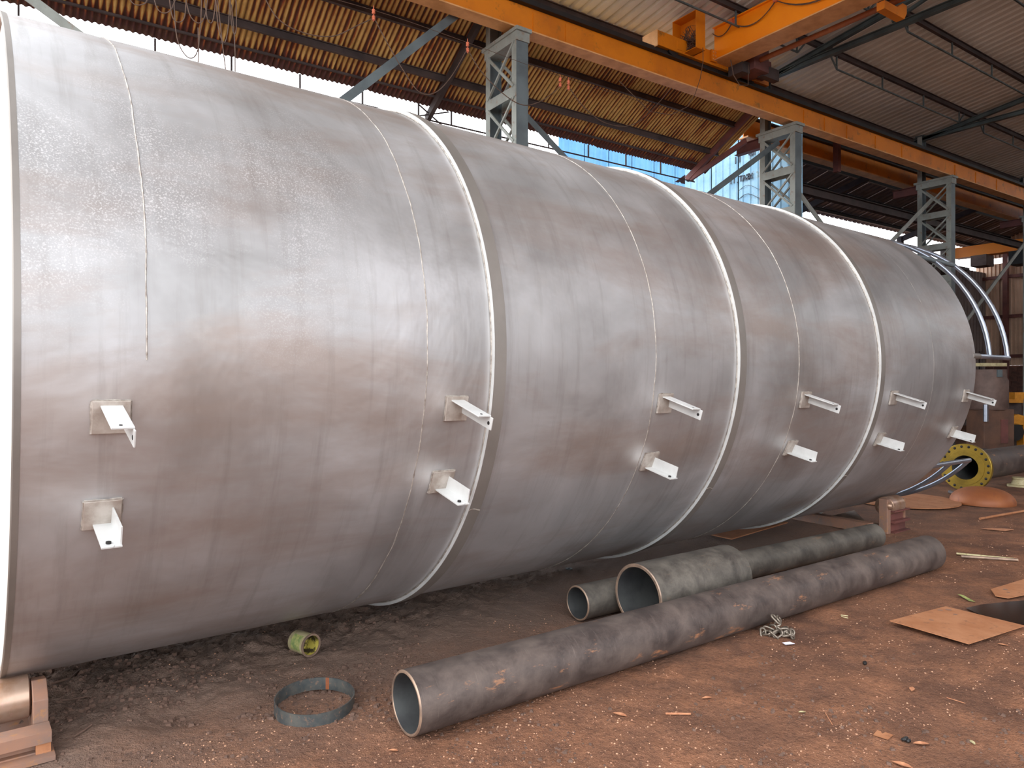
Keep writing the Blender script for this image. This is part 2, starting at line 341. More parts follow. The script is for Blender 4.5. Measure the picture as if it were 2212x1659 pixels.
# main nave roof
RZ = lambda v: 7.62+.14*(9.2-v)
nave = struct('ceiling', 'main nave roof of pale grey trapezoidal sheets on dark trussed purlins')
L1 = 6.4*math.sqrt(1+.14**2); me = wave_sheet(1.0, .2, .045, L1, 'trap'); me.materials.append(M['greysheet'])
sl = math.atan(.14)
for r_, v0 in enumerate((9.5, 3.3, -2.9)):
    for k in range(0, 31):
        o = inst('roof_sheet', me, nave, (k*1.0+.3, v0, RZ(v0)+.06+.001*(k % 2)+.003*r_), (0, 0, 0)); o.rotation_euler = (sl, 0, 0); o.scale = (1, -1, 1)
        o.rotation_euler = (-sl, 0, 0)
TR = (-.55, 5.82, 12.23, 18.37, 24.5, 30.2)
pv = [9.2, 7.8, 6.48, 5.12, 3.76, 2.4, 1.0, -.4, -1.8, -3.2, -4.6, -6, -7.4]
for v in pv:
    z = RZ(v)
    p = MB().ibeam((.3, v, z), (31, v, z), .06, .11).build('purlin', M['dark'], nave)
    for a, b in zip(TR[:-1], TR[1:]):
        if v < 5: continue
        if a < 0: a = .4
        L = b-a; m = MB(); zb = z-.30
        m.bar((a+.35, v, z-.03), (a+.62, v, zb), .025); m.bar((b-.35, v, z-.03), (b-.62, v, zb), .025); m.bar((a+.62, v, zb), (b-.62, v, zb), .025)
        for q in (.1, .365, .635, .9): m.bar((a+L*q, v, zb), (a+L*q, v, z-.05), .025)
        m.build('tie_rod', M['truss'], p)
for k, u in enumerate(TR[1:]):
    t = thing('roof_truss', ['blue-grey roof truss over the nearest lattice column', 'blue-grey roof truss meeting the second lattice column behind the orange crane girder',
        'blue-grey roof truss meeting the third lattice column', 'dim roof truss beyond the third lattice column', 'roof truss against the far end wall'][k], 'truss', (u, 0, 0))
    MB().ibeam((0, 9.1, RZ(9.1)-.12), (0, -7.6, RZ(-7.6)-.12), .09, .1).build('top_chord', M['truss'], t)
    MB().ibeam((0, 9.1, 7.66-.1), (0, -7.6, 7.66-.02), .1, .1).build('bottom_chord', M['truss'], t)
    for q in range(11):
        v = 7.8-q*1.4; up = RZ(v)-.16
        MB().bar((0, v, 7.66), (0, v, up), .05).build('web_post', M['truss'], t)
        MB().bar((0, v, 7.68), (0, v-1.3, RZ(v-1.3)-.16), .05).build('web_diagonal', M['truss'], t)

# ---------------------------------------------------------------- lattice columns, rail beam, braces
def column(u, k):
    lab = ['leaning grey lattice crane column at the left edge, mostly hidden behind the tank', 'nearest grey lattice column rising behind the first bay of the tank', 'second grey lattice column in front of the pale blue printed wall',
           'third grey lattice column beside the white sky strip', 'fourth lattice column beyond the tank'][k]
    t = thing('lattice_column', lab, 'column', (u, 0, 0)); v0, v1, zt = 8.2, 8.98, 6.44
    # near leg: flange faces -X, web seen from the camera side
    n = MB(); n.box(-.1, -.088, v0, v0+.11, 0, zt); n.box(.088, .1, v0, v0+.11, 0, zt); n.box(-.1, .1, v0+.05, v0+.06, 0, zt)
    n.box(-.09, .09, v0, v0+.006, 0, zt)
    n.build('leg', M['coldark'], t); MB().box(-.104, -.1, v0, v0+.11, 0, zt).build('lit_flange_face', M['col'], t)  # leg coloured as shaded, lighter skin puts the lit -X side into the colour
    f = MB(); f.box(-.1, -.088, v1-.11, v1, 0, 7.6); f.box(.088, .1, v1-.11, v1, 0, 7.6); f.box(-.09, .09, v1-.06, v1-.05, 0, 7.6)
    f.build('leg', M['coldark'], t); MB().box(-.104, -.1, v1-.11, v1, 0, 7.6).build('lit_flange_face', M['col'], t)
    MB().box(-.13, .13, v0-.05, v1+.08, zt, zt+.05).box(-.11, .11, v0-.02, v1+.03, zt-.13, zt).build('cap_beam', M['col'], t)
    MB().box(-.12, .12, v1-.16, v1+.05, 7.6, 7.63).build('shaft_plate', M['truss'], t)
    z = zt-.13; q = 0
    while z > 3.4:
        zb = z-.62
        for s_ in (-1, 1):
            x = s_*.1
            MB().box(x-.004+s_*.008, x+.004+s_*.008, v0+.005, v1-.005, zb-.15, zb).build('batten_plate', M['col'], t)
            MB().bar((x+s_*.004, v0+.05, z), (x+s_*.004, v1-.05, zb), .03, .03).build('lacing_bar', M['col'], t)
            if s_ > 0 or q % 2 == 0 or True: MB().bar((x+s_*.01, v1-.06, z), (x+s_*.01, v0+.06, zb), .025, .04).build('lacing_bar', M['col'], t)
        z = zb-.15; q += 1
    if k > 1: MB().ibeam((0, v1, 6.33), (0, 9.62, 6.33), .14, .2).build('bracket', M['maroon'], t)
    return t
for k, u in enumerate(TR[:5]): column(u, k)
rb = thing('crane_rail_beam', 'long yellow crane runway beam carried on the lattice columns', 'beam', (0, 8.42, 6.5))
MB().box(-4, 31, -.012, .012, .07, .45).build('web', M['yellow'], rb)
MB().box(-4, 31, -.12, .12, .05, .07).build('bottom_flange', M['flange'], rb, 'peach-coloured bottom flange')
MB().box(-4, 31, -.1, .1, .45, .47).build('top_flange', M['black'], rb)
MB().box(-4, 31, -.035, .035, .47, .56).build('rail', M['black'], rb, 'greasy black rail')
for u in (6.15, 6.75, 12.7, 13.4, 14.2, 15.3, 16.4, 18.9, 20, 21.2):
    MB().box(u, u+.3 if u < 8 else u+.012, -.03, -.012, .09, .40).build('stiffener_plate', M['yellow'], rb)
for k, (a, b, w) in enumerate((((.16, 8.75, 5.39), (2.6, 8.75, 3.6), .10), ((3.2, 8.6, 4.9), (4.95, 8.6, 6.58), .11), ((5.98, 8.7, 5.70), (11.7, 8.7, 1.9), .09), ((12.2, 8.6, 6.24), (6.0, 8.6, 2.2), .10),
        ((12.4, 8.7, 5.8), (18.0, 8.7, 2.1), .09), ((18.2, 8.6, 6.0), (12.6, 8.6, 2.3), .10), ((24.2, 8.6, 6.0), (18.7, 8.6, 2.3), .10))):
    lab = ['grey diagonal brace crossing the eave at the top left corner', 'broad grey diagonal brace rising to the rail beam left of the nearest lattice column', 'grey brace running down right from the nearest lattice column',
        'dark grey brace running down left from the second lattice column over the pale blue wall', 'thin brace running down right from the second lattice column', 'brown-grey brace running down left from the third lattice column across the sky strip',
        'long brace above the tube handrail near the right edge'][k]
    if k == 0: a = vp(40, -22, 8.75); b = vp(215, 108, 8.75); d_ = (b-a); b = b+d_*2
    if k == 1: a = vp(985, 32, 8.6); b = vp(742, 217, 8.6); b = b+(b-a)*.7
    o = MB(); o.bar((0, 0, 0), Vector(b)-Vector(a), w, .012, (0, 1, 0)); o.bar((0, .03, 0), Vector(b)-Vector(a)+Vector((0, .03, 0)), .012, .06, (0, 1, 0))
    ob = o.build('diagonal_brace', M['col'] if k in (0, ) else M['coldark'] if k in (1, 2, 3) else M['col']); ob.location = a; tag(ob, lab, 'brace')

# ---------------------------------------------------------------- overhead crane
cr = thing('overhead_crane', 'orange overhead travelling crane with end carriage and cable box', 'crane', (10, 8.42, 7.0))
MB().box(-1.4, 1.5, -.1, .24, .06, .30).build('end_carriage', M['yellow'], cr, bevel=.008)
MB().box(-1.408, -1.4, -.1, .24, .04, .31).build('end_plate', M['flange'], cr, 'chipped peach end plate')
MB().box(-.95, -.7, -.108, -.1, .1, .24).build('jacking_lug', M['yellow'], cr)
for x in (-1.0, 1.0): MB().lathe([(-.07, 0), (-.07, .13), (-.05, .13), (-.05, .1), (.05, .1), (.05, .13), (.07, .13), (.07, 0)], (x, 0, .12), (0, 1, 0), 24).build('wheel', M['black'], cr)
g = MB().box(-.02, .33, -16.2, -.1, .14, .68).build('girder', M['yellowb'], cr, 'bright orange box girder')
MB().box(-.07, .38, -16.2, -.1, .12, .14).build('flange_strip', M['flange'], g)
MB().box(-.07, .38, -16.2, -.1, .68, .70).build('flange_strip', M['yellowb'], g)
MB().box(-.14, .0, -.14, -.1, .1, .30).build('bolted_plate', M['yellow'], cr)
for dx in (-.1, -.04):
    for z in (.14, .2, .26): MB().lathe([(0, 0), (0, .012), (.012, .012), (.012, 0)], (dx, -.14, z), (0, -1, 0), 8).build('bolt', M['flange'], cr)
bx = MB(); bx.box(-.78, -.56, -.36, -.35, .08, .70); bx.box(-.78, -.56, .15, .16, .08, .70); bx.box(-.58, -.56, -.35, .15, .08, .70); bx.box(-.78, -.56, -.35, .15, .08, .09); bx.box(-.78, -.56, -.35, .15, .69, .70)
bx.build('cable_box', M['yellow'], cr, 'open sided yellow box full of tangled wire')
w = MB(); pts = []
for q in range(150):
    pts.append(Vector((-.70+random.uniform(-.05, .06), random.uniform(-.33, .02)-.0, .12+random.uniform(0, .46)*(1-abs(q-75)/150))))
w.tube(pts, .004, 4, cap=False); w.build('tangled_wire', M['wire'], cr)
MB().tube([(.72, -.3, .2), (.72, -16, .2)], .045, 12).build('travel_shaft', M['rustred'], cr, 'rusty pink drive shaft')
m = MB(); m.box(.55, .95, -.5, -.1, .02, .45); m.box(.95, 1.3, -.3, .1, .1, .38); m.lathe([(-.2, 0), (-.2, .13), (.2, .13), (.2, 0)], (.75, -.2, .42), (1, 0, 0), 16)
m.build('drive_gearbox', M['maroon'], cr, bevel=.01); MB().box(.35, .55, -.4, -.1, -.05, .14).build('drive_bracket', M['dark'], cr); MB().box(.9, 1.35, -.42, -.3, .0, .2).build('drive_bracket', M['dark'], cr)
for v in (-2.75, -6.2): MB().prism([(0, 0), (.55, 0), (.62, .10), (.62, .22), (.5, .22), (.35, .12), (0, .12)], Matrix.Translation((.36, v, -.02)) @ Matrix.Rotation(PI/2, 4, 'X'), .12).build('shaft_bearing', M['yellow'], cr)
m = MB(); clips = [(-.5, .62), (-1.35, .63), (-3.0, .63), (-4.8, .63)]; cur = [(-.1, .60)]+clips
for (a, za), (b, zb) in zip(cur[:-1], cur[1:]):
    L = abs(b-a); sag = .05+.16*L
    for off in (0, .012): m.tube([(-.05-off, a+(b-a)*i/14, za+(zb-za)*i/14-sag*(1+off*6)*4*(i/14)*(1-i/14)) for i in range(15)], .007, 5, cap=False)
m.build('festoon_cable', M['wire'], cr)
for a, z in clips: MB().box(-.09, -.03, a-.03, a+.03, z-.02, z+.06).build('cable_clip', M['orange'], cr)
m = MB().tube([(-.64, -.38, .1), (-.66, -.40, -.15), (-.75, -.42, -.45), (-.9, -.44, -.75), (-1.1, -.46, -1.0), (-1.5, -.48, -1.22), (-2.0, -.5, -1.28), (-2.45, -.5, -1.05), (-2.62, -.5, -.96)], .006, 5)
m.build('trailing_wire', M['wire'], cr)
MB().tube([(.1, -.35, .1), (.16, -.36, -.15), (.3, -.38, -.3), (.5, -.4, -.26), (.52, -.4, .1)], .008, 5).build('drive_cable', M['wire'], cr)

# festoon line under the lean-to, insulators and hanging coils
ins = [(650, -4), (807, 30), (1010, 100), (1210, 176), (1228, 182)]
for k, (px, py) in enumerate(ins[1:]):
    p = vp(px, py, 8.0); o = MB()
    for q in range(2): o.lathe([(-.035, .006), (-.035, .022), (-.018, .03), (0, .022), (.018, .03), (.035, .022), (.035, .006)], (0, 0, .035-.1*q), (0, 0, 1), 12)
    o.tube([(0, 0, .13), (0, 0, -.12)], .006, 6); ob = o.build('insulator', M['orange']); ob.location = p; ob.scale = (.75, .75, .75)
    tag(ob, ['leftmost orange insulator, under the upper purlin', 'orange insulator just left of the nearest lattice column', 'left one of the two orange insulators right of the nearest lattice column', 'right one of the two orange insulators right of the nearest lattice column'][k], 'insulator', 'orange insulators on the cable line')
def cable(name, label, seq, v=8.0, r=.006, cat='cable'):
    p3 = [vp(x, y, v) for x, y in seq]; o = p3[0]; pts = []
    for i in range(len(p3)-1):      # Catmull-Rom
        a, b, c, d = p3[max(i-1, 0)], p3[i], p3[i+1], p3[min(i+2, len(p3)-1)]
        for q in range(6):
            t = q/6; pts.append(.5*((2*b)+(c-a)*t+(2*a-5*b+4*c-d)*t*t+(3*b-a-3*c+d)*t**3)-o)
    pts.append(p3[-1]-o); ob = MB().tube(pts, r, 6).build(name, M['wire']); ob.location = o; return tag(ob, label, cat)
cable('messenger_wire', 'thin straight wire that carries the orange insulators', [(500, -60), (807, 22), (1010, 92), (1220, 168), (1520, 262)], 8.0, .003)
cable('slack_cable', 'slack brown cable sagging left of the leftmost insulator', [(560, -30), (600, 40), (660, 72), (720, 78), (770, 56), (805, 40)])
cable('slack_cable', 'brown cable in a deep loop between the leftmost and the next insulator', [(808, 38), (835, 90), (870, 150), (905, 198), (940, 200), (975, 165), (1008, 108)])
cable('slack_cable', 'brown cable looping in front of the nearest lattice column', [(1012, 110), (1040, 155), (1090, 205), (1130, 227), (1165, 220), (1195, 200), (1210, 186)])
cable('slack_cable', 'brown cable sagging right of the pair of insulators', [(1230, 190), (1260, 230), (1300, 262), (1345, 273), (1380, 262), (1420, 225), (1450, 190)])
loops = [[(272, -20), (285, 5), (300, 11), (316, 4), (322, -20)], [(330, -20), (338, 15), (352, 28), (368, 22), (380, -4), (384, -20)], [(364, -20), (372, 35), (386, 48), (399, 35), (403, -20)],
         [(375, -20), (382, 80), (405, 123), (425, 115), (433, 60), (436, -20)], [(398, -20), (410, 32), (430, 50), (444, 30), (450, -20)], [(465, -20), (472, 60), (485, 92), (494, 50), (496, -20)],
         [(440, -20), (448, 40), (458, 48), (464, 20), (466, -20)], [(497, -20), (500, 50), (507, 74), (511, 50), (509, -20)], [(428, 60), (429, 100), (428, 140)], [(468, -20), (480, 90), (488, 155)], [(500, 10), (507, 90), (508, 160)]]
hc = thing('hanging_cable_coils', 'bunch of brown cable loops hanging under the rusty roof at top left', 'cable', vp(400, -20, 7.9))
for lp in loops:
    p3 = [vp(x, y, 7.9)-vp(400, -20, 7.9) for x, y in lp]; pts = []
    for i in range(len(p3)-1):
        a, b, c, d = p3[max(i-1, 0)], p3[i], p3[i+1], p3[min(i+2, len(p3)-1)]
        for q in range(6):
            t = q/6; pts.append(.5*((2*b)+(c-a)*t+(2*a-5*b+4*c-d)*t*t+(3*b-a-3*c+d)*t**3))
    pts.append(p3[-1]); MB().tube(pts, .0055, 5).build('cable_loop', M['wire'], hc)

# ---------------------------------------------------------------- second nave, walls, background
me = wave_sheet(1.0, .25, .03, 1.0, 'trap'); 
def wall(name, label, mat, p0, p1, z0, z1, pitch=.25, amp=.03, width=1.0, pieces='wall_sheet'):
    """vertical cladding between two floor points, one object per sheet"""
    w = struct(name, label); a = Vector(p0); b = Vector(p1); L = (b-a).length; ang = math.atan2(b.y-a.y, b.x-a.x)
    me = wave_sheet(width, pitch, amp, 1.0, 'trap'); me.materials.append(mat); n = int(math.ceil(L/width))
    for k in range(n):
        p = a+(b-a)*(k/n); o = inst(pieces, me, w, (p.x, p.y, z0), (PI/2, 0, ang), (L/n/width, z1-z0, 1))
    return w
wall('wall_back', 'light blue profiled sheet wall of the yard beyond the rusty eave', M['blue'], (12.6, 16, 0), (22, 16, 0), 0, 9.2)
gw = wall('wall_gable', 'pale blue second-hand printed sheets closing the next nave', M['paleblue'], (14, 12.6, 0), (14, 9.42, 0), 0, 8.3, .22, .025, .84)
ink = MB()
def glyphs(txt, y, z, h, s=-1):               # worn mirrored print on the sheets
    seg = {'X': [((0,0),(1,1)), ((0,1),(1,0))], 'B': [((0,0),(0,1)), ((0,1),(.8,.9)), ((.8,.9),(0,.5)), ((0,.5),(.9,.25)), ((.9,.25),(0,0))], 'A': [((0,0),(.5,1)), ((.5,1),(1,0)), ((.2,.4),(.8,.4))],
           'T': [((.5,0),(.5,1)), ((0,1),(1,1))], 'H': [((0,0),(0,1)), ((1,0),(1,1)), ((0,.5),(1,.5))], 'I': [((.5,0),(.5,1))], '.': [((.4,0),(.6,0))]}
    for k, ch in enumerate(txt):
        for (a, b), (c, d) in seg.get(ch, []):
            ink.bar((13.965, y+(k+1-a)*h*.75*s, z+b*h), (13.965, y+(k+1-c)*h*.75*s, z+d*h), .03, .012, (1, 0, 0))
for txt, (px, py), h in (('II.TABX', (1579, 399), .125), ('II', (1588, 355), .16), ('BI', (1620, 338), .16)):
    r = ray(px, py); k = 14/r[0]; glyphs(txt[::-1] if 0 else txt, r[1]*k+.02, H+r[2]*k, h)
pp = []
for i in range(13): pp.append((13.965, 10.95-i*.075, 5.85+.10*math.sin(i*.5)))
ink.tube(pp, .008, 4); ink.tube([(a, b, c+.2) for a, b, c in pp[:9]], .006, 4); o = ink.build('worn_print', M['ink'], gw, 'dark worn mirrored lettering and arcs')
nv = struct('ceiling', 'dark low-pitched roof of the second nave beyond the columns')
me2 = wave_sheet(1.0, .25, .03, 3.75, 'trap'); me2.materials.append(M['darksheet']); s3 = math.atan2(1.05, 3.5)
for k in range(17):
    o = inst('roof_sheet', me2, nv, (14+k, 12.95, 6.75), (-s3, 0, 0), (1, -1, 1))
for v in (12.6, 11.8, 11.0, 10.2, 9.4): MB().ibeam((14, v, 6.74+(12.95-v)*.3-.07), (31, v, 6.74+(12.95-v)*.3-.07), .07, .11).build('purlin', M['black'], nv)
for u in (18.4, 24.5): MB().bar((u, 12.6, 6.4), (u, 9.3, 7.2), .1, .16).build('rafter', M['dark'], nv)
wall('wall_side', 'dark low sheet wall below the white sky strip of the second nave', M['darksheet'], (14, 12.7, 0), (31, 12.7, 0), 0, 5.85)
MB().bar((14, 12.65, 5.85), (29.5, 12.65, 5.85), .1, .1).build('wall_rail', M['dark'], bpy.data.objects['wall_side'])
for u in (18.4, 24.5, 27.5): MB().bar((u, 12.6, 0), (u, 12.6, 6.5), .16, .16).build('wall_post', M['dark'], bpy.data.objects['wall_side'])
ew = wall('wall_end', 'brown corrugated end wall above a dark masonry plinth', M['brownsheet'], (31, 13, 0), (31, -8.5, 0), 2.25, 7.4, .14, .05, .84)
for o in [c for c in ew.children if c.location.y > 10.6]:
    o2 = o.copy(); C.objects.link(o2); o2.parent = ew; o2.location.z = 6.36; o2.scale.y = 1.04; o.scale.y = 3.9
for z in (4.1, 5.6, 2.6): MB().bar((30.85, 13, z), (30.85, -8.5, z), .08, .12).build('girt', M['maroon'], ew)
for v in (11.9, 10.2, 6, 2, -3): MB().bar((30.8, v, 0), (30.8, v, 7.4), .16, .16).build('wall_post', M['maroon'], ew)
bk = MB(); 
pl = struct('wall_plinth', 'dark masonry plinth along the end wall')
bme = MB().box(0, .2, 0, .38, 0, .17).mesh('brick'); bme.materials.append(M['brick'])
for r_ in range(12):
    for c_ in range(22): inst('brick', bme, pl, (31.0+random.uniform(-.01, .01), 5.0+c_*.4-.2*(r_ % 2), r_*.185))
MB().box(31.03, 31.3, -8.5, 13, 0, 2.25).build('mortar_core', M['brick'], pl)
wall('wall_right', 'unseen sheet wall behind the camera, added to block daylight from that side', M['brownsheet'], (31, -8.6, 0), (9, -8.6, 0), 0, 8, .25, .03, 1.0)  # out of view, put in so the daylight falls off along the tank
b2 = thing('second_crane_beam', 'dim orange crane beam of the second nave behind the columns', 'beam', (12.35, 9.55, 6.6))
MB().box(0, 19, -.012, .012, .03, .42).build('web', M['yellow'], b2); MB().box(0, 19, -.12, .12, 0, .03).build('bottom_flange', M['flange'], b2); MB().box(0, 19, -.1, .1, .42, .45).build('top_flange', M['black'], b2)
o = MB().ibeam((14.1, 9.4, 0), (27.5, 9.4, 0), .14, .2).build('lower_girder', M['dark']); o.location = (0, .35, 5.95); tag(o, 'dark girder running below the dim orange beam', 'girder')
c2 = thing('second_crane', 'orange crane bridge in the second nave near the end wall', 'crane', (28, 11, 6.17))
MB().box(-.2, .2, -1.9, 1.4, -.12, .25).build('girder', M['yellowb'], c2); MB().box(-.35, .35, -1.0, -.4, -.6, -.15).build('hoist', M['black'], c2); MB().box(-.3, .3, .3, .8, -.5, -.12).build('end_truck', M['machine'], c2)
o = MB(); a = vp(1808, 222, 9.3); o.bar((0, 0, 0), (0, 0, vp(1808, 372, 9.3).z-a.z), .12, .12); o.bar((-.35, 0, .02), (.3, 0, .02), .12, .16)
ob = o.build('hanging_post', M['maroon']); ob.location = a; tag(ob, 'maroon post with a short head beam standing behind the yellow beam', 'post')
p = vp(1699, 470, 9.9); o = MB().tube([(0, 0, 0), (0, 0, 7.4)], .085, 16).build('vertical_pipe', M['rust']); o.location = (p.x, 9.9, 0); o.location.x = 13.5; tag(o, 'tall tan pipe seen through the second lattice column', 'pipe')
p = vp(1408, 390, 14.5); o = MB().tube([(0, 0, 0), (0, 0, 7.05)], .055, 12).build('downpipe', M['maroon']); o.location = (p.x, 14.5, 0); tag(o, 'maroon downpipe standing before the light blue wall', 'pipe')

# ---------------------------------------------------------------- the tank
R, AZ = 1.6, 1.723
D = 4.533
tank = thing('storage_tank', 'huge grey cylindrical steel tank lying on its side on rollers', 'tank', (-D*math.sin(TC), D*math.cos(TC), 0), TC)
T0, T1 = .154, 8.165
UP, LO = math.radians(-10.5), math.radians(-24.2)
BT = (.445, 1.93, 3.46, 5.045, 6.45, 7.975)
RINGS = (2.125, 4.165, 6.13)
def tp(t, ph, r=R): return Vector((t, -math.cos(ph)*r, AZ+math.sin(ph)*r))
tt = np.linspace(T0, T1, 420); ph = np.concatenate([np.linspace(-95, 95, 330), np.linspace(95, 265, 50)[1:-1]])*PI/180
TT, PP = np.meshgrid(tt, ph, indexing='ij')
rr = R + .0012*fbm(TT, PP*R, 1.1, 3, 4)
for s_ in (.56, 1.757, 3.35, 4.93): rr = rr - .0018*np.exp(-((TT-s_)/.06)**2)
co = np.stack([TT, -np.cos(PP)*rr, AZ+np.sin(PP)*rr], -1).reshape(-1, 3); n1, n2 = TT.shape
idx = np.arange(n1*n2).reshape(n1, n2); nxt = np.roll(idx, -1, 1)
fa = np.stack([idx[:-1], nxt[:-1], nxt[1:], idx[1:]], -1).reshape(-1, 4)
me = grid_mesh('shell', co, fa[:, ::-1], M['shell'])
ov = np.zeros_like(TT)  # mask of paler colour beside the rings and brackets
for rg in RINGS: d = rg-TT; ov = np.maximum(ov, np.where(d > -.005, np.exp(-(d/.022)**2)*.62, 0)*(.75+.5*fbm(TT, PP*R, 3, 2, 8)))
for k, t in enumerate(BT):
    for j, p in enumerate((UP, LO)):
        dx = TT-t; dy = (PP-p)*R; ax = -dx*.92+dy*.38; ay = dx*.38+dy*.92   # a pale patch stretches back and up from each bracket
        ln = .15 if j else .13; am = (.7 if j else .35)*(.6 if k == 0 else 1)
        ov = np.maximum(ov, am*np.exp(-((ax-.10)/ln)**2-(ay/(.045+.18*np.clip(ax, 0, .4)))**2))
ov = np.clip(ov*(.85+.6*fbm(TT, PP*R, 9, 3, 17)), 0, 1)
spk = np.clip(1.25-np.hypot((TT-.75)/1.1, (PP*R-.75)/.75), 0, 1)
for nm, arr in (('pale_fringe', ov), ('speckle', spk)):
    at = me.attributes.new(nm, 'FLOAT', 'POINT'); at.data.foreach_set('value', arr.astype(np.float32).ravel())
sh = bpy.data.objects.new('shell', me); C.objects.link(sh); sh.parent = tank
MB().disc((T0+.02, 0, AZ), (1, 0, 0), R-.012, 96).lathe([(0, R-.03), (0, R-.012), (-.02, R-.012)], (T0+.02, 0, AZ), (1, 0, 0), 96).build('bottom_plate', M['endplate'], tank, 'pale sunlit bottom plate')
MB().lathe([(0, R-.016), (-.004, R-.012), (-.004, R+.001), (0, R+.004), (.02, R+.002)], (T0, 0, AZ), (1, 0, 0), 128).build('shell_rim', M['ring'], tank)
MB().lathe([(0, 0), (0, R*.5), (0, R-.004)], (T1-.012, 0, AZ), (1, 0, 0), 96).build('top_plate', M['ring'], tank)
for k, s_ in enumerate((.56, 1.757, 3.355, 4.93, 7.2)):
    b = MB(); pts = []; N = 240; q0, q1 = (-80, 88)
    if k == 0: q0 = -3
    for i in range(N+1):
        a = math.radians(q0+(q1-q0)*i/N); wob = .006*float(fbm(np.array([a*9.]), np.array([k*7.]), 1, 3, 2)[0])
        pts.append(tp(s_+wob, a, R-.001))
    rs = [.003*(1+.6*float(x)) for x in fbm(np.arange(N+1)*.9, np.zeros(N+1)+k, 1, 2, 5)]
    if k == 4: rs = [r*.6 for r in rs]
    b.tube(pts, .004, 6, rs=rs); b.build('weld_seam', M['weld'], tank)
for k, s_ in enumerate(RINGS):
    rg = MB().lathe([(.004, R-.005), (.004, R+.024), (.079, R+.024), (.079, R-.005)], (s_, 0, AZ), (1, 0, 0), 180, True).build('stiffening_ring', M['ring'], tank, sharp=30)
    e = MB().lathe([(.004, R-.004), (0, R-.002), (0, R+.025), (.004, R+.0255)], (s_, 0, AZ), (1, 0, 0), 180).build('ring_edge', M['white'], rg, 'bright white painted ring edge')
    b = MB(); pts = [tp(s_-.002, math.radians(a), R+.004) for a in np.linspace(-95, 95, 240)]; b.tube(pts, .005, 6, rs=[.0035*(1+.8*float(x)) for x in fbm(np.arange(240)*.8, np.zeros(240)+k, 1, 2, 6)]); b.build('fillet_weld', M['weld'], rg)
    b = MB(); a0 = math.radians(-(31+3*k)); b.tube([tp(s_+.004+x, a0+.004*math.sin(x*60), R+.024) for x in np.linspace(0, .072, 8)], .004, 6); b.build('joint_weld', M['weld'], rg)
# brackets
def bracket(t, ph, lower):
    n = Vector((0, -math.cos(ph), math.sin(ph))); up = Vector((0, math.sin(ph), math.cos(ph))); xx = Vector((1, 0, 0))
    base = tp(t, ph); Mx = Matrix((( xx.x, up.x, n.x, base.x), (xx.y, up.y, n.y, base.y), (xx.z, up.z, n.z, base.z), (0, 0, 0, 1)))
    e = math.radians(14 if lower else 17); na = Vector((0, -math.cos(e), -math.sin(e))); ua = Vector((0, -math.sin(e), math.cos(e)))
    Ma = Matrix((( xx.x, ua.x, na.x, base.x), (xx.y, ua.y, na.y, base.y), (xx.z, ua.z, na.z, base.z), (0, 0, 0, 1)))
    pad = MB().box(-.062, .062, -.06, .06, -.006, .014, Mx).build('bracket', M['pad'], tank, bevel=.002)
    w = MB()
    for a, b in (((-.062, .06), (.062, .06)), ((-.062, -.06), (-.062, .06)), ((.062, -.06), (.062, .06))):
        w.tube([Mx @ Vector((a[0]+(b[0]-a[0])*i/8, a[1]+(b[1]-a[1])*i/8, .004+.002*random.random())) for i in range(9)], .0055, 6, rs=[.004+.003*random.random() for _ in range(9)])
    w.build('weld', M['weld'], pad)
    L = .215 if lower else .265; arm = MB()
    if lower:   # L section, flange below, leg standing on the far edge
        y0 = -.045; arm.box(-.03, .036, y0, y0+.006, -.02, L, Ma); arm.box(.030, .036, y0+.006, y0+.072, -.02, L-.01, Ma)
        arm.prism([(.0, .0), (.012, 0), (.012, .012)], Ma @ Matrix.Translation((.0, y0, L-.001)), .001)
    else:
        y0 = .046; arm.box(-.036, .036, y0-.006, y0, -.012, L-.02, Ma); arm.box(.030, .036, y0-.066, y0-.006, -.012, L, Ma)
    a = arm.build('angle_arm', M['white'], pad, bevel=.001)
    h = MB()
    if lower: h.lathe([(0, 0), (0, .009), (.0065, .009), (.0065, 0)], Ma @ Vector((-.004, y0+.0065, L-.03)), ua, 14)
    else:
        h.lathe([(0, 0), (0, .009), (.0075, .009), (.0075, 0)], Ma @ Vector((.0365, y0-.038, L-.024)), -xx, 14); h.build('bolt_hole', M['black'], pad); h = MB(); h.lathe([(0, 0), (0, .006), (.001, .006), (.001, 0)], Ma @ Vector((-.004, y0, L-.045)), ua, 12)
    h.build('bolt_hole', M['black'], pad)
for t in BT: bracket(t, UP, False)
for t in BT: bracket(t-.012, LO, True)
# tube handrail around the far end
hr_parts = []
def arc(t, a0, a1, r, rad=.024, n=40): return MB().tube([tp(t, math.radians(a0+(a1-a0)*i/n), r) for i in range(n+1)], rad, 10)
HA, HB, HR = 8.60, 9.10, 1.58
hb = MB().tube([tp(T1-.02, math.radians(4), HR), tp(HB+.02, math.radians(4), HR)], .026, 10).build('handrail_post', M['rail'], tank)
MB().tube([tp(T1-.05, math.radians(4), HR), tp(T1+.13, math.radians(4), HR)], .032, 10).build('post_sleeve', M['ring'], hb)
MB().tube([tp(T1-.02, math.radians(49), HR), tp(HB+.01, math.radians(49), HR)], .026, 10).build('handrail_post', M['coldark'], tank)
MB().tube([tp(T1-.02, math.radians(-41), HR), tp(HB+.02, math.radians(-41), HR)], .026, 10).build('handrail_post', M['rail'], tank)
for t in (HA, HB):
    arc(t, 4, 178, HR).build('handrail', M['rail'], tank); arc(t, -41, -130, HR).build('handrail', M['rail'], tank)

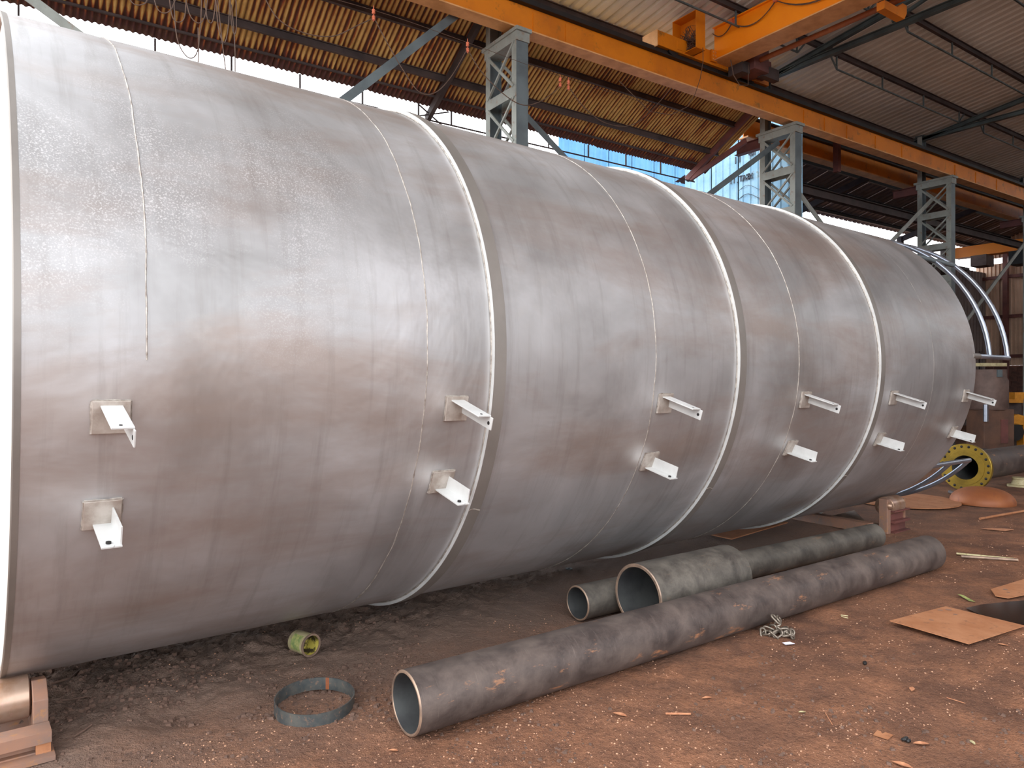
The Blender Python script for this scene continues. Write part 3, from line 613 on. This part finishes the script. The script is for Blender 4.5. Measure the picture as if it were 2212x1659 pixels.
# ---------------------------------------------------------------- roller stands
def roller_stand(u0, v, far):
    t = thing('roller_stand', 'rusty roller stand with stacked beams at the far right end of the tank' if far else 'rust-brown roller stand under the near end of the tank, bottom left', 'roller stand', (u0, v, 0), TC)
    zc = .265 if far else .18; r = .1 if far else .092; x0 = -.27 if far else -.34
    MB().lathe([(0, 0), (0, r-.01), (.006, r), (-x0-.006, r), (-x0, r-.01), (-x0, 0)], (x0, 0, zc), (1, 0, 0), 40).build('roller', M['roller'], t, 'worn shiny roller')
    MB().tube([(x0-.1, 0, zc), (.06, 0, zc)], .022, 14).build('axle', M['cutedge'], t)
    P = Matrix.Rotation(PI/2, 4, 'Z') @ Matrix.Rotation(PI/2, 4, 'X')
    if not far:
        for x, th in ((.004, .055), (x0-.05, .04)):
            MB().prism([(-.15, 0), (.13, 0), (.13, zc-.04), (.04, zc+.04), (-.06, zc+.06), (-.15, zc-.0)], Matrix.Translation((x, 0, .02)) @ P, th).build('side_plate', M['stand'], t, bevel=.003)
        for y in (-.27, .17):
            m = MB(); m.box(-.85, .06, y, y+.11, .10, .108); m.box(-.85, .06, y, y+.008, .062, .10); m.build('channel', M['stand'], t)
            m = MB(); m.box(-.85, .06, y+.02, y+.09, .02, .026); m.box(-.85, .03, y+.05, y+.058, .026, .062); m.build('channel', M['stand'], t)
        MB().box(-.9, .07, -.31, .3, 0, .02).build('base_plate', M['stand'], t); MB().box(.005, .058, -.262, -.17, .02, .062).build('end_stop', M['rust'], t)
    else:
        MB().box(x0-.12, x0-.045, -.09, .0, .0, .36).build('post', M['stand'], t, 'rusty upright post', bevel=.006)
        MB().box(x0-.045, x0-.015, -.06, .03, .12, .29).build('bearing_plate', M['roller'], t, bevel=.01); MB().box(.01, .035, -.08, .04, .12, .33).build('bearing_plate', M['stand'], t)
        MB().lathe([(0, 0), (0, .038), (.02, .034), (.035, .02), (.037, 0)], (x0-.083, -.09, .29), (0, -1, 0), 18).build('bolt_head', M['roller'], t)
        for z in (.0, .115): MB().ibeam((x0-.02, -.06, z+.0575), (.06, -.06, z+.0575), .12, .115, .012, .01).build('stacked_beam', M['maroon'], t)
    return t
roller_stand(.055, 3.83, False); roller_stand(7.79, 4.05, True)
def roller_plain(u0, v, lab):
    t = thing('roller_stand', lab, 'roller stand', (u0, v, 0), TC)
    MB().lathe([(0, 0), (0, .1), (.3, .1), (.3, 0)], (-.3, 0, .16), (1, 0, 0), 24).build('roller', M['roller'], t)
    MB().box(-.4, .1, -.2, .2, 0, .06).build('base_plate', M['stand'], t)
    for x in (.01, -.35): MB().box(x, x+.04, -.1, .1, .06, .22).build('side_plate', M['stand'], t)
roller_plain(.02, 5.22, 'roller stand on the hidden side of the tank at its near end'); roller_plain(8.0, 5.66, 'roller stand on the hidden side of the tank at its far end')

# ---------------------------------------------------------------- pipes on the ground
def pipe(name, label, a, b, r, wall_, mat, edge=True):
    a = Vector(a); b = Vector(b); L = (b-a).length; ang = math.atan2(b.y-a.y, b.x-a.x)
    t = thing(name, label, 'pipe', (a.x, a.y, a.z), ang); t.rotation_euler = (0, -math.atan2(b.z-a.z, math.hypot(b.x-a.x, b.y-a.y)), ang)
    MB().lathe([(.006, r), (L-.006, r)], (0, 0, 0), (1, 0, 0), 64).build('pipe_wall', mat, t)
    MB().lathe([(.003, r-wall_), (L-.003, r-wall_)], (0, 0, 0), (1, 0, 0), 64).build('bore', M['pipe_in'], t)
    for x, s_ in ((0, 1), (L, -1)): MB().lathe([(x+s_*.006, r), (x, r-.005), (x, r-wall_+.002), (x+s_*.004, r-wall_)], (0, 0, 0), (1, 0, 0), 64).build('cut_end', M['cutedge'], t)
    return t
pipe('steel_pipe', 'longest dark steel pipe in front, open end nearest the camera', (1.425, 2.90, gz(1.4, 2.9)+.143), (6.31, 3.01, gz(6.3, 3)+.137), .141, .014, M['pipe'])
pipe('steel_pipe', 'slimmer dark steel pipe lying nearest the tank, behind the short wide pipe', (3.03, 3.65, .118), (6.72, 3.70, .112), .113, .012, M['pipe2'])
pipe('wide_pipe', 'short thick-walled wide grey pipe between the two long pipes', (3.25, 3.32, .207), (4.17, 3.35, .207), .202, .022, M['pipe2'])
a = Vector((11.45, 4.93, .335)); fp = pipe('flanged_pipe', 'dark pipe with a yellow-brass flange at the right edge', a, (17.5, 5.25, .30), .222, .046, M['pipe'])
NB = 20; FRo, FRi = .345, .175
MB().lathe([(-.06, FRi), (-.06, .25), (-.055, .252), (-.055, FRo-.005), (-.05, FRo), (0, FRo), (0, .25), (.06, .235), (.06, .18)], (0, 0, 0), (1, 0, 0), 96, sharp if False else True).build('flange', M['brass'], fp, 'yellow-brass passivated flange ring', sharp=30)
bh = MB().lathe([(0, 0), (0, .019), (.002, .019)], (0, 0, 0), (1, 0, 0), 12).mesh('bolt_hole'); bh.materials.append(M['black'])
for k in range(NB):
    q = 2*PI*(k+.5)/NB; inst('bolt_hole', bh, fp, (-.0565, math.cos(q)*.303, math.sin(q)*.303))
MB().lathe([(-.058, FRi-.004), (.3, FRi-.004)], (0, 0, 0), (1, 0, 0), 48).build('bore_lip', M['pipe_in'], fp)
# supports of the flanged pipe
o = MB().box(-.1, .1, -.35, .35, 0, .055).build('timber_block', M['stand']); o.location = (15.2, 5.13, 0); tag(o, 'low timber block under the flanged pipe', 'block')

# ---------------------------------------------------------------- things lying about
p = gp(2133, 1090); dm = MB().lathe([(0, .37), (.02, .37)]+[(.02+.19*math.sin(a), .37*math.cos(a)**.9) for a in np.linspace(0.05, PI/2-.001, 16)], (0, 0, 0), (0, 0, 1), 48).build('dished_end', M['rustred']); dm.location = (p.x+.1, p.y+.1, 0); tag(dm, 'rust-orange domed tank head lying on the soil at right', 'dished end')
p = gp(1995, 1080); o = MB().lathe([(0, 0), (0, .68), (.014, .68), (.014, 0)], (0, 0, 0), (0, 0, 1), 56, False).build('steel_disc', M['rust']); o.location = (p.x-.34, p.y+.12, .012); tag(o, 'flat round rusty steel disc between the tank end and the domed head', 'disc')
p = gp(2195, 1053); o = MB().lathe([(0, 0), (0, .17), (.03, .17), (.04, .12), (.11, .1), (.12, .11), (.14, .11), (.14, 0)], (0, 0, 0), (0, 0, 1), 32).build('neck_flange', M['tin']); o.location = (p.x+.15, p.y, 0); tag(o, 'small cream neck flange standing face down near the right edge', 'flange')
def rod(name, label, p, q, r, mat, z=None, cat='rod'):
    a = gp(*p); b = gp(*q); z = r+.004; o = MB(); d = b-a
    o.tube([(0, 0, 0), d], r, 10); ob = o.build(name, mat); ob.location = (a.x, a.y, z+max(gz(a.x, a.y), 0)); return tag(ob, label, cat)
rod('steel_rod', 'pale straight rod beyond the far end of the longest pipe', (2066, 1199), (2190, 1211), .010, M['tin'])
rod('steel_rod', 'second pale rod lying against the first, slightly nearer', (2076, 1206), (2199, 1214), .013, M['cutedge'])
rod('thin_pipe', 'thin rusty tube on the soil below the domed head', (2117, 1124), (2240, 1102), .014, M['rust'], cat='pipe')
rod('short_tube', 'short dark tube lying on the round disc edge', (2052, 1068), (2068, 1073), .03, M['pipe'], cat='pipe')
def plate(name, label, pix, mat, h=.006, z=.01, holes=(), lift=()):
    P = [gp(x, y, z) for x, y in pix]; c = sum(P, Vector())/len(P); m = MB(); n = len(P)
    top = [p-c+Vector((0, 0, h+(lift[i] if lift else 0))) for i, p in enumerate(P)]; bot = [v-Vector((0, 0, h)) for v in top]
    m.add(bot+top, [tuple(reversed(range(n))), tuple(range(n, 2*n))]+[(i, (i+1) % n, n+(i+1) % n, n+i) for i in range(n)])
    if holes:
        t = thing(name, label, 'plate', (c.x, c.y, c.z)); m.build('sheet', mat, t)
        for hx, hy, r in holes:
            g = gp(hx, hy, z)-c; MB().lathe([(0, 0), (0, r)], (g.x, g.y, h+.0012), (0, 0, 1), 16, False).build('water_spot', M['stand'], t)
        return t
    o = m.build(name, mat); o.location = c; return tag(o, label, 'plate')
plate('rusty_plate', 'flat rust-orange steel plate with dark spots at lower right', [(1922, 1342), (2093, 1392), (2214, 1353), (2043, 1311)], M['rust'], .005, .03, ((2031, 1320, .016), (2049, 1319, .02), (2064, 1329, .014), (2012, 1341, .014)))
plate('rusty_plate', 'second rust-orange plate beyond the puddle at the right edge', [(2140, 1274), (2150, 1288), (2178, 1293), (2330, 1262), (2300, 1225), (2212, 1252)], M['rust'], .005, .02, ((2172, 1275, .018), (2178, 1281, .012)))
plate('steel_offcut', 'dull rusty offcut plate half under the tank behind the pipes', [(1535, 1156), (1580, 1166), (1702, 1136), (1668, 1128)], M['rust'], .01, .03, lift=(0, 0, .03, .03))
plate('steel_offcut', 'curled pale sheet offcut beside the far roller stand', [(1775, 1121), (1800, 1124), (1868, 1131), (1845, 1112)], M['cutedge'], .004, .04, lift=(.0, .0, .03, .05))
plate('steel_offcut', 'small white sheet scrap just under the tank edge', [(1733, 1115), (1750, 1119), (1778, 1108), (1764, 1105)], M['white'], .004, .03)
m = MB(); a = gp(1700, 1118); b = gp(1880, 1152); m.box(0, (b-a).length, -.05, .05, 0, .1); o = m.build('timber_sleeper', M['stand']); o.location = (a.x, a.y, .005); o.rotation_euler = (0, 0, math.atan2(b.y-a.y, b.x-a.x)); tag(o, 'rusty beam on the ground running from the far roller stand under the tank', 'beam')
# puddle
pd = MB(); pix = [(2086, 1316), (2110, 1327), (2150, 1340), (2212, 1352), (2290, 1352), (2330, 1322), (2300, 1300), (2212, 1299), (2170, 1303), (2120, 1308)]
P = [gp(x, y, .012) for x, y in pix]; c = sum(P, Vector())/len(P); pd.add([p-c for p in P], [tuple(range(len(P)))]); o = pd.build('puddle', M['water']); o.location = (c.x, c.y, c.z+.008); o['kind'] = 'stuff'; tag(o, 'dark wet puddle between the two rusty plates at right', 'puddle')
# strap ring
t = thing('strap_ring', 'thin black flat-bar hoop lying on the soil before the open pipe end', 'hoop', (1.185, 3.385, gz(1.2, 3.35)+.002), .4)
hp = MB().lathe([(0, .186), (.062, .186), (.062, .181), (0, .181), (0, .186)], (0, 0, 0), (0, 0, 1), 72).build('hoop', M['strap'], t, sharp=30)
MB().lathe([(.002, .1805), (.063, .1805), (.063, .1795)], (0, 0, 0), (0, 0, 1), 2, False, (.14, .24)).build('joint', M['rustred'], t, 'rusty weld joint')
t.rotation_euler = (math.radians(2), math.radians(-3), math.radians(40))
# paint tin
g = gp(660, 1422); t = thing('paint_tin', 'small cream and green paint tin lying on its side in the soil', 'tin', (g.x, g.y+.03, gz(g.x, g.y)+.062), math.radians(-72))
MB().lathe([(0, 0), (0, .057), (.004, .06), (.135, .06)], (-.07, 0, 0), (1, 0, 0), 36).build('can_body', M['tin'], t)
MB().lathe([(.03, .0606), (.11, .0606)], (-.07, 0, 0), (1, 0, 0), 24, True, (.5, 2.0)).build('printed_label', M['tinlabel'], t, 'green printed label')
MB().lathe([(.133, .06), (.131, .064), (.139, .064), (.139, .054), (.133, .054)], (-.07, 0, 0), (1, 0, 0), 36).build('rim', M['cutedge'], t)
MB().lathe([(.137, .056), (.04, .055), (.035, 0)], (-.07, 0, 0), (1, 0, 0), 36).build('dried_paint', M['tinin'], t, 'yellow crusted inside')
# chain heap
g = gp(1682, 1372); t = thing('chain', 'small heap of steel chain beside the longest pipe', 'chain', (g.x, g.y, gz(g.x, g.y)), TB-PI/2)
lk = MB(); pts = [(.014*math.cos(a), .014*math.sin(a)+(.012 if math.sin(a) > 0 else -.012), 0) for a in np.linspace(0, 2*PI, 17)[:-1]]; lk.tube(pts, .0052, 8, closed=True); lme = lk.mesh('chain_link'); lme.materials.append(M['chain'])
spots = [(-.062, .0, .018), (-.045, .015, .03), (-.03, -.01, .018), (-.012, -.02, .018), (-.036, -.03, .014), (.0, .01, .045), (.004, .02, .07), (-.01, .015, .095), (.012, .03, .09), (.02, -.005, .035), (.034, -.02, .02), (.05, -.01, .02), (.03, .015, .03), (.056, .01, .025), (.045, -.03, .014), (-.02, .02, .04), (.062, -.02, .018), (-.078, .005, .014)]
for k, (x, y, z) in enumerate(spots): inst('chain_link', lme, t, (x*1.2, y*1.2, z), (random.uniform(-1.2, 1.2), random.uniform(-1.2, 1.2), random.uniform(0, PI)), (1.25, 1.25, 1.25))
def flat(name, label, px, py, poly, mat, rot=0, cat='leaf', curl=.006):
    g = gp(px, py); m = MB(); n = len(poly); vs = [(x, y, .003+curl*abs(x)/.03) for x, y in poly]; c0 = (0, 0, .002)
    m.add([c0]+vs, [(0, 1+i, 1+(i+1) % n) for i in range(n)]); m.add([(a, b, c-.0015) for a, b, c in [c0]+vs], [(0, 1+(i+1) % n, 1+i) for i in range(n)])
    o = m.build(name, mat); o.location = (g.x, g.y, gz(g.x, g.y)+.004); o.rotation_euler = (0, 0, rot); return tag(o, label, cat)
leafp = [(.0, -.03), (.010, -.015), (.013, 0), (.009, .018), (0, .032), (-.009, .018), (-.013, 0), (-.010, -.015)]
flat('paper_scrap', 'small white paper scrap just in front of the chain heap', 1703, 1393, [(-.03, -.02), (.034, -.016), (.026, .024), (-.028, .02)], M['paper'], -.4, 'paper')
for k, (px, py, s, r, lab) in enumerate(((1340, 1544, 1.2, .4, 'brown dry leaf in the lower middle, left of the curved twig'), (1527, 1507, .9, 1.2, 'small curled leaf right below the middle of the longest pipe'), (1970, 1491, 1., 2, 'pinkish leaf low down at right, left of the square scrap'),
        (1990, 1608, 1.1, .9, 'ragged pale leaf near the bottom right'), (1950, 1655, 1.3, .2, 'pale leaf cut by the bottom frame edge'), (2100, 1601, .7, 2.5, 'tiny yellow leaf at far bottom right'), (1733, 1537, .6, 1, 'tiny yellow leaf right of the bottom centre'),
        (2167, 1395, .9, .2, 'pale leaf just right of the rusty plate corner'), (850, 1620, .7, .8, 'small chip of pale leaf under the open pipe end'))):
    flat('dry_leaf', lab, px, py, [(a*s, b*s) for a, b in leafp], M['leaf'] if 'yellow' not in lab else M['tin'], r)
flat('square_washer_scrap', 'small square pink rusty scrap with a bite out of its middle', 1907, 1590, [(-.032, -.03), (.03, -.034), (.034, .0), (.012, .004), (.006, .016), (.03, .018), (.028, .032), (-.034, .03)], M['rust'], .2, 'scrap', 0)
flat('torn_card', 'torn piece of brown card on the soil near the thin tube', 2157, 1147, [(-.16, .05), (-.05, .07), (.09, .05), (.17, .01), (.14, -.02), (.02, -.08), (-.05, -.05)], M['leaf'], -.6, 'card', 0)
flat('packet_scrap', 'crumpled green and white packet left of the puddle', 2088, 1297, [(-.09, -.012), (.08, -.02), (.1, .012), (-.06, .016)], M['tinlabel'], .9, 'wrapper', .002)
def twig(label, pts, r=.003, mat=None):
    P = [gp(x, y) for x, y in pts]; o = MB(); a = P[0]; o.tube([(p.x-a.x, p.y-a.y, gz(p.x, p.y)-gz(a.x, a.y)) for p in P], r, 6); ob = o.build('twig', mat or M['leaf']); ob.location = (a.x, a.y, gz(a.x, a.y)+r+.003); tag(ob, label, 'twig')
twig('short straight stick in the lower middle of the soil', [(1438, 1541), (1465, 1543), (1492, 1543)], .005)
twig('thin straw near the bottom right of the chain', [(1783, 1538), (1790, 1550), (1798, 1563)], .002)
twig('thin dry stem at far right below the plate', [(2045, 1508), (2065, 1514), (2085, 1521)], .002)
twig('bent wire loop right of the chain', [(1832, 1332), (1816, 1330), (1818, 1334), (1832, 1337)], .003, M['tin'])
twig('brown root in the mound at left', [(130, 1517), (150, 1512), (190, 1509)], .004, M['clod'])
twig('brown stick in the soil left of the hoop', [(160, 1598), (180, 1587), (198, 1576)], .004, M['clod'])
twig('dark stick near the tank edge at left', [(110, 1480), (150, 1470), (176, 1450)], .006, M['clod'])
g = gp(1961, 1599); o = MB()
for q in range(7): o.lathe([(-.008, 0), (-.004, .008), (.004, .008), (.008, 0)], (random.uniform(-.02, .02), random.uniform(-.012, .012), .008), (random.random(), random.random(), 1), 6)
ob = o.build('slag_lump', M['black']); ob.location = (g.x, g.y, gz(g.x, g.y)+.002); tag(ob, 'small black slag lump beside the square scrap', 'slag')
g = gp(1868, 1433); o = MB().lathe([(-.02, 0), (-.012, .008), (.0, .012), (.014, .008), (.02, 0)], (0, 0, .006), (1, .4, 0), 7).build('slag_lump', M['black']); o.location = (g.x, g.y, gz(g.x, g.y)+.002); tag(o, 'black seed-shaped slag chip right below the paper scrap', 'slag')
g = gp(1229, 1235); o = MB().lathe([(0, .012), (0, .028), (.008, .03), (.008, .012), (0, .012)], (0, 0, 0), (0, 0, 1), 16).build('washer', M['strap']); o.location = (g.x, g.y, gz(g.x, g.y)+.004); tag(o, 'small steel washer on the dark soil between tank and pipes', 'washer')
# scattered grit
def scatter(name, label, n, mat, rmin, rmax, region, seed, flatn=.6):
    r_ = np.random.default_rng(seed); m = MB(); V = []; Fc = []
    base = np.array([(-.8,-.8,-.6),(.8,-.8,-.6),(.8,.8,-.6),(-.8,.8,-.6),(-.55,-.55,.6),(.55,-.55,.6),(.55,.55,.6),(-.55,.55,.6)], float); fcs = [(3,2,1,0),(4,5,6,7),(0,1,5,4),(1,2,6,5),(2,3,7,6),(3,0,4,7)]
    px = r_.uniform(region[0], region[2], n); py = r_.uniform(region[1], region[3], n)
    xs = np.array([gp(a, b)[:2] for a, b in zip(px, py)]); hz = ground_h(xs[:, 0], xs[:, 1])
    dist = fbm(xs[:, 0], xs[:, 1], 2.2, 3, seed)
    for k in range(n):
        if dist[k] < -.08: continue
        s = rmin+(rmax-rmin)*r_.random()**4; b = base*s*r_.uniform(.55, 1.15, (8, 3)); b[:, 2] *= flatn; a = r_.uniform(0, 6.3); ca, sa = math.cos(a), math.sin(a)
        b = np.stack([b[:, 0]*ca-b[:, 1]*sa+xs[k, 0], b[:, 0]*sa+b[:, 1]*ca+xs[k, 1], b[:, 2]+hz[k]+s*.25], 1)
        o = len(V); V += [tuple(q) for q in b]; Fc += [tuple(i+o for i in f) for f in fcs]
    m.v = V; m.f = Fc; m.sm = [True]*len(Fc); o = m.build(name, mat); o['kind'] = 'stuff'; tag(o, label, 'grit')
scatter('pale_grit', 'pale grit and slag specks strewn over the red soil', 7000, M['pebble'], .0012, .006, (300, 1330, 2212, 1659), 3)
scatter('pale_grit', 'pale grit further off to the right of the pipes', 1200, M['pebble'], .002, .008, (1850, 1120, 2212, 1330), 4)
scatter('soil_clods', 'small brown soil clods on the open ground', 2500, M['clod'], .003, .014, (100, 1400, 2212, 1659), 5, .8)
scatter('soil_clods', 'loose dark clods on the mound beside the tank', 4000, M['clod'], .003, .02, (60, 1300, 900, 1560), 6, .8)

# ---------------------------------------------------------------- far machines at the right
def at_depth(px, py_base): return gp(px, py_base)
p = gp(2136, 985); t = thing('press_machine', 'brown drum-shaped machine on a cabinet behind the tank end', 'machine', (p.x, p.y, 0), TB-PI/2)
MB().lathe([(1.0, 0), (1.0, .34), (1.06, .36), (1.62, .36), (1.68, .33), (1.86, .33), (1.86, 0)], (0, 0, 0), (0, 0, 1), 40).build('drum', M['machine'], t)
MB().box(-.3, .34, -.3, .3, 0, 1.02).build('cabinet', M['machinecab'], t, bevel=.01); MB().box(-.5, .35, -.06, .06, 1.93, 2.0).build('top_bar', M['tin'], t)
MB().box(-.05, .05, -.36, -.3, 1.7, 1.85).build('latch', M['coldark'], t); MB().tube([(-.3, -.36, 1.12), (-.3, -.36, .76)], .05, 12).build('steel_tube', M['rail'], t)
MB().box(.05, .2, -.32, -.3, .3, .8).build('panel', M['maroon'], t)
p = gp(2195, 975); t = thing('yellow_machine', 'yellow workshop machine with a black drum at the right edge', 'machine', (p.x, p.y, 0), TB-PI/2)
MB().lathe([(-.15, 0), (-.15, .2), (.15, .2), (.15, 0)], (-.12, 0, .45), (0, 1, 0), 24).build('drum', M['black'], t); MB().prism([(-.3, 0), (.3, 0), (.25, .16), (0, .24), (-.25, .16)], Matrix.Translation((-.05, .1, .62)) @ Matrix.Rotation(PI/2, 4, 'X'), .25).build('cover', M['machineyellow'], t)
MB().box(.08, .2, -.12, .1, 0, .7).build('post', M['machineyellow'], t); MB().box(-.32, .1, -.1, .1, 1.12, 1.2).box(-.1, .3, -.1, .1, 1.2, 1.36).build('head', M['machineyellow'], t); MB().box(-.2, .2, .1, .3, 0, 1.15).build('frame', M['dark'], t)
p = gp(2128, 1002); t = thing('cart_wheel', 'black caster wheel standing behind the brass flange', 'wheel', (p.x, p.y, 0), TB-PI/2)
MB().lathe([(-.03, 0), (-.03, .13), (-.02, .15), (.02, .15), (.03, .13), (.03, 0)], (0, 0, .15), (.25, 1, 0), 28).build('tyre', M['black'], t); MB().lathe([(0, 0), (0, .03), (.02, .03), (.02, 0)], (-.01, -.05, .15), (.25, 1, 0), 12).build('hub', M['rail'], t)
o = MB().box(-.6, .6, -.3, .3, .0, .12).build('scrap_pile_box', M['machine']); p = gp(2170, 990); o.location = (p.x+1.6, p.y-.3, 0); o.rotation_euler = (.0, .0, .1); tag(o, 'low dull brown sheet stack behind the flanged pipe', 'stack')
p = gp(2085, 965); t = thing('storage_rack', 'dark cluttered rack between tank end and end wall', 'rack', (p.x+2.5, p.y+2.2, 0), TB-PI/2)
for z in (.5, 1.1, 1.8, 2.4): MB().box(-1.2, 1.5, -.3, .3, z, z+.05).build('shelf', M['dark'], t)
for x in (-1.2, .1, 1.45): MB().box(x, x+.06, -.3, -.24, 0, 2.5).build('upright', M['dark'], t)
for k in range(12):
    x = -1.0+(k % 4)*.6; z = (.55, 1.15, 1.85)[k//4]; MB().box(x, x+random.uniform(.2, .45), -.2, .2, z, z+random.uniform(.2, .45)).build('stored_box', [M['machine'], M['black'], M['maroon'], M['coldark']][k % 4], t)
# ---- repeats of one kind share a group
GR = {'lattice_column': 'lattice crane columns in a row', 'roof_truss': 'roof trusses of the main nave', 'diagonal_brace': 'diagonal braces between the columns', 'steel_pipe': 'long dark steel pipes on the ground',
      'roller_stand': 'roller stands under the tank', 'slack_cable': 'slack festoon cables under the rusty roof', 'dry_leaf': 'dry leaves on the soil', 'twig': 'twigs and wire bits on the soil', 'steel_rod': 'pale rods by the long pipe',
      'rusty_plate': 'rust-orange plates by the puddle', 'steel_offcut': 'sheet offcuts under the far tank end', 'slag_lump': 'black slag bits on the soil'}
for o in C.objects:
    n = o.name.split('.')[0]
    if o.parent is None and n in GR: o['group'] = GR[n]
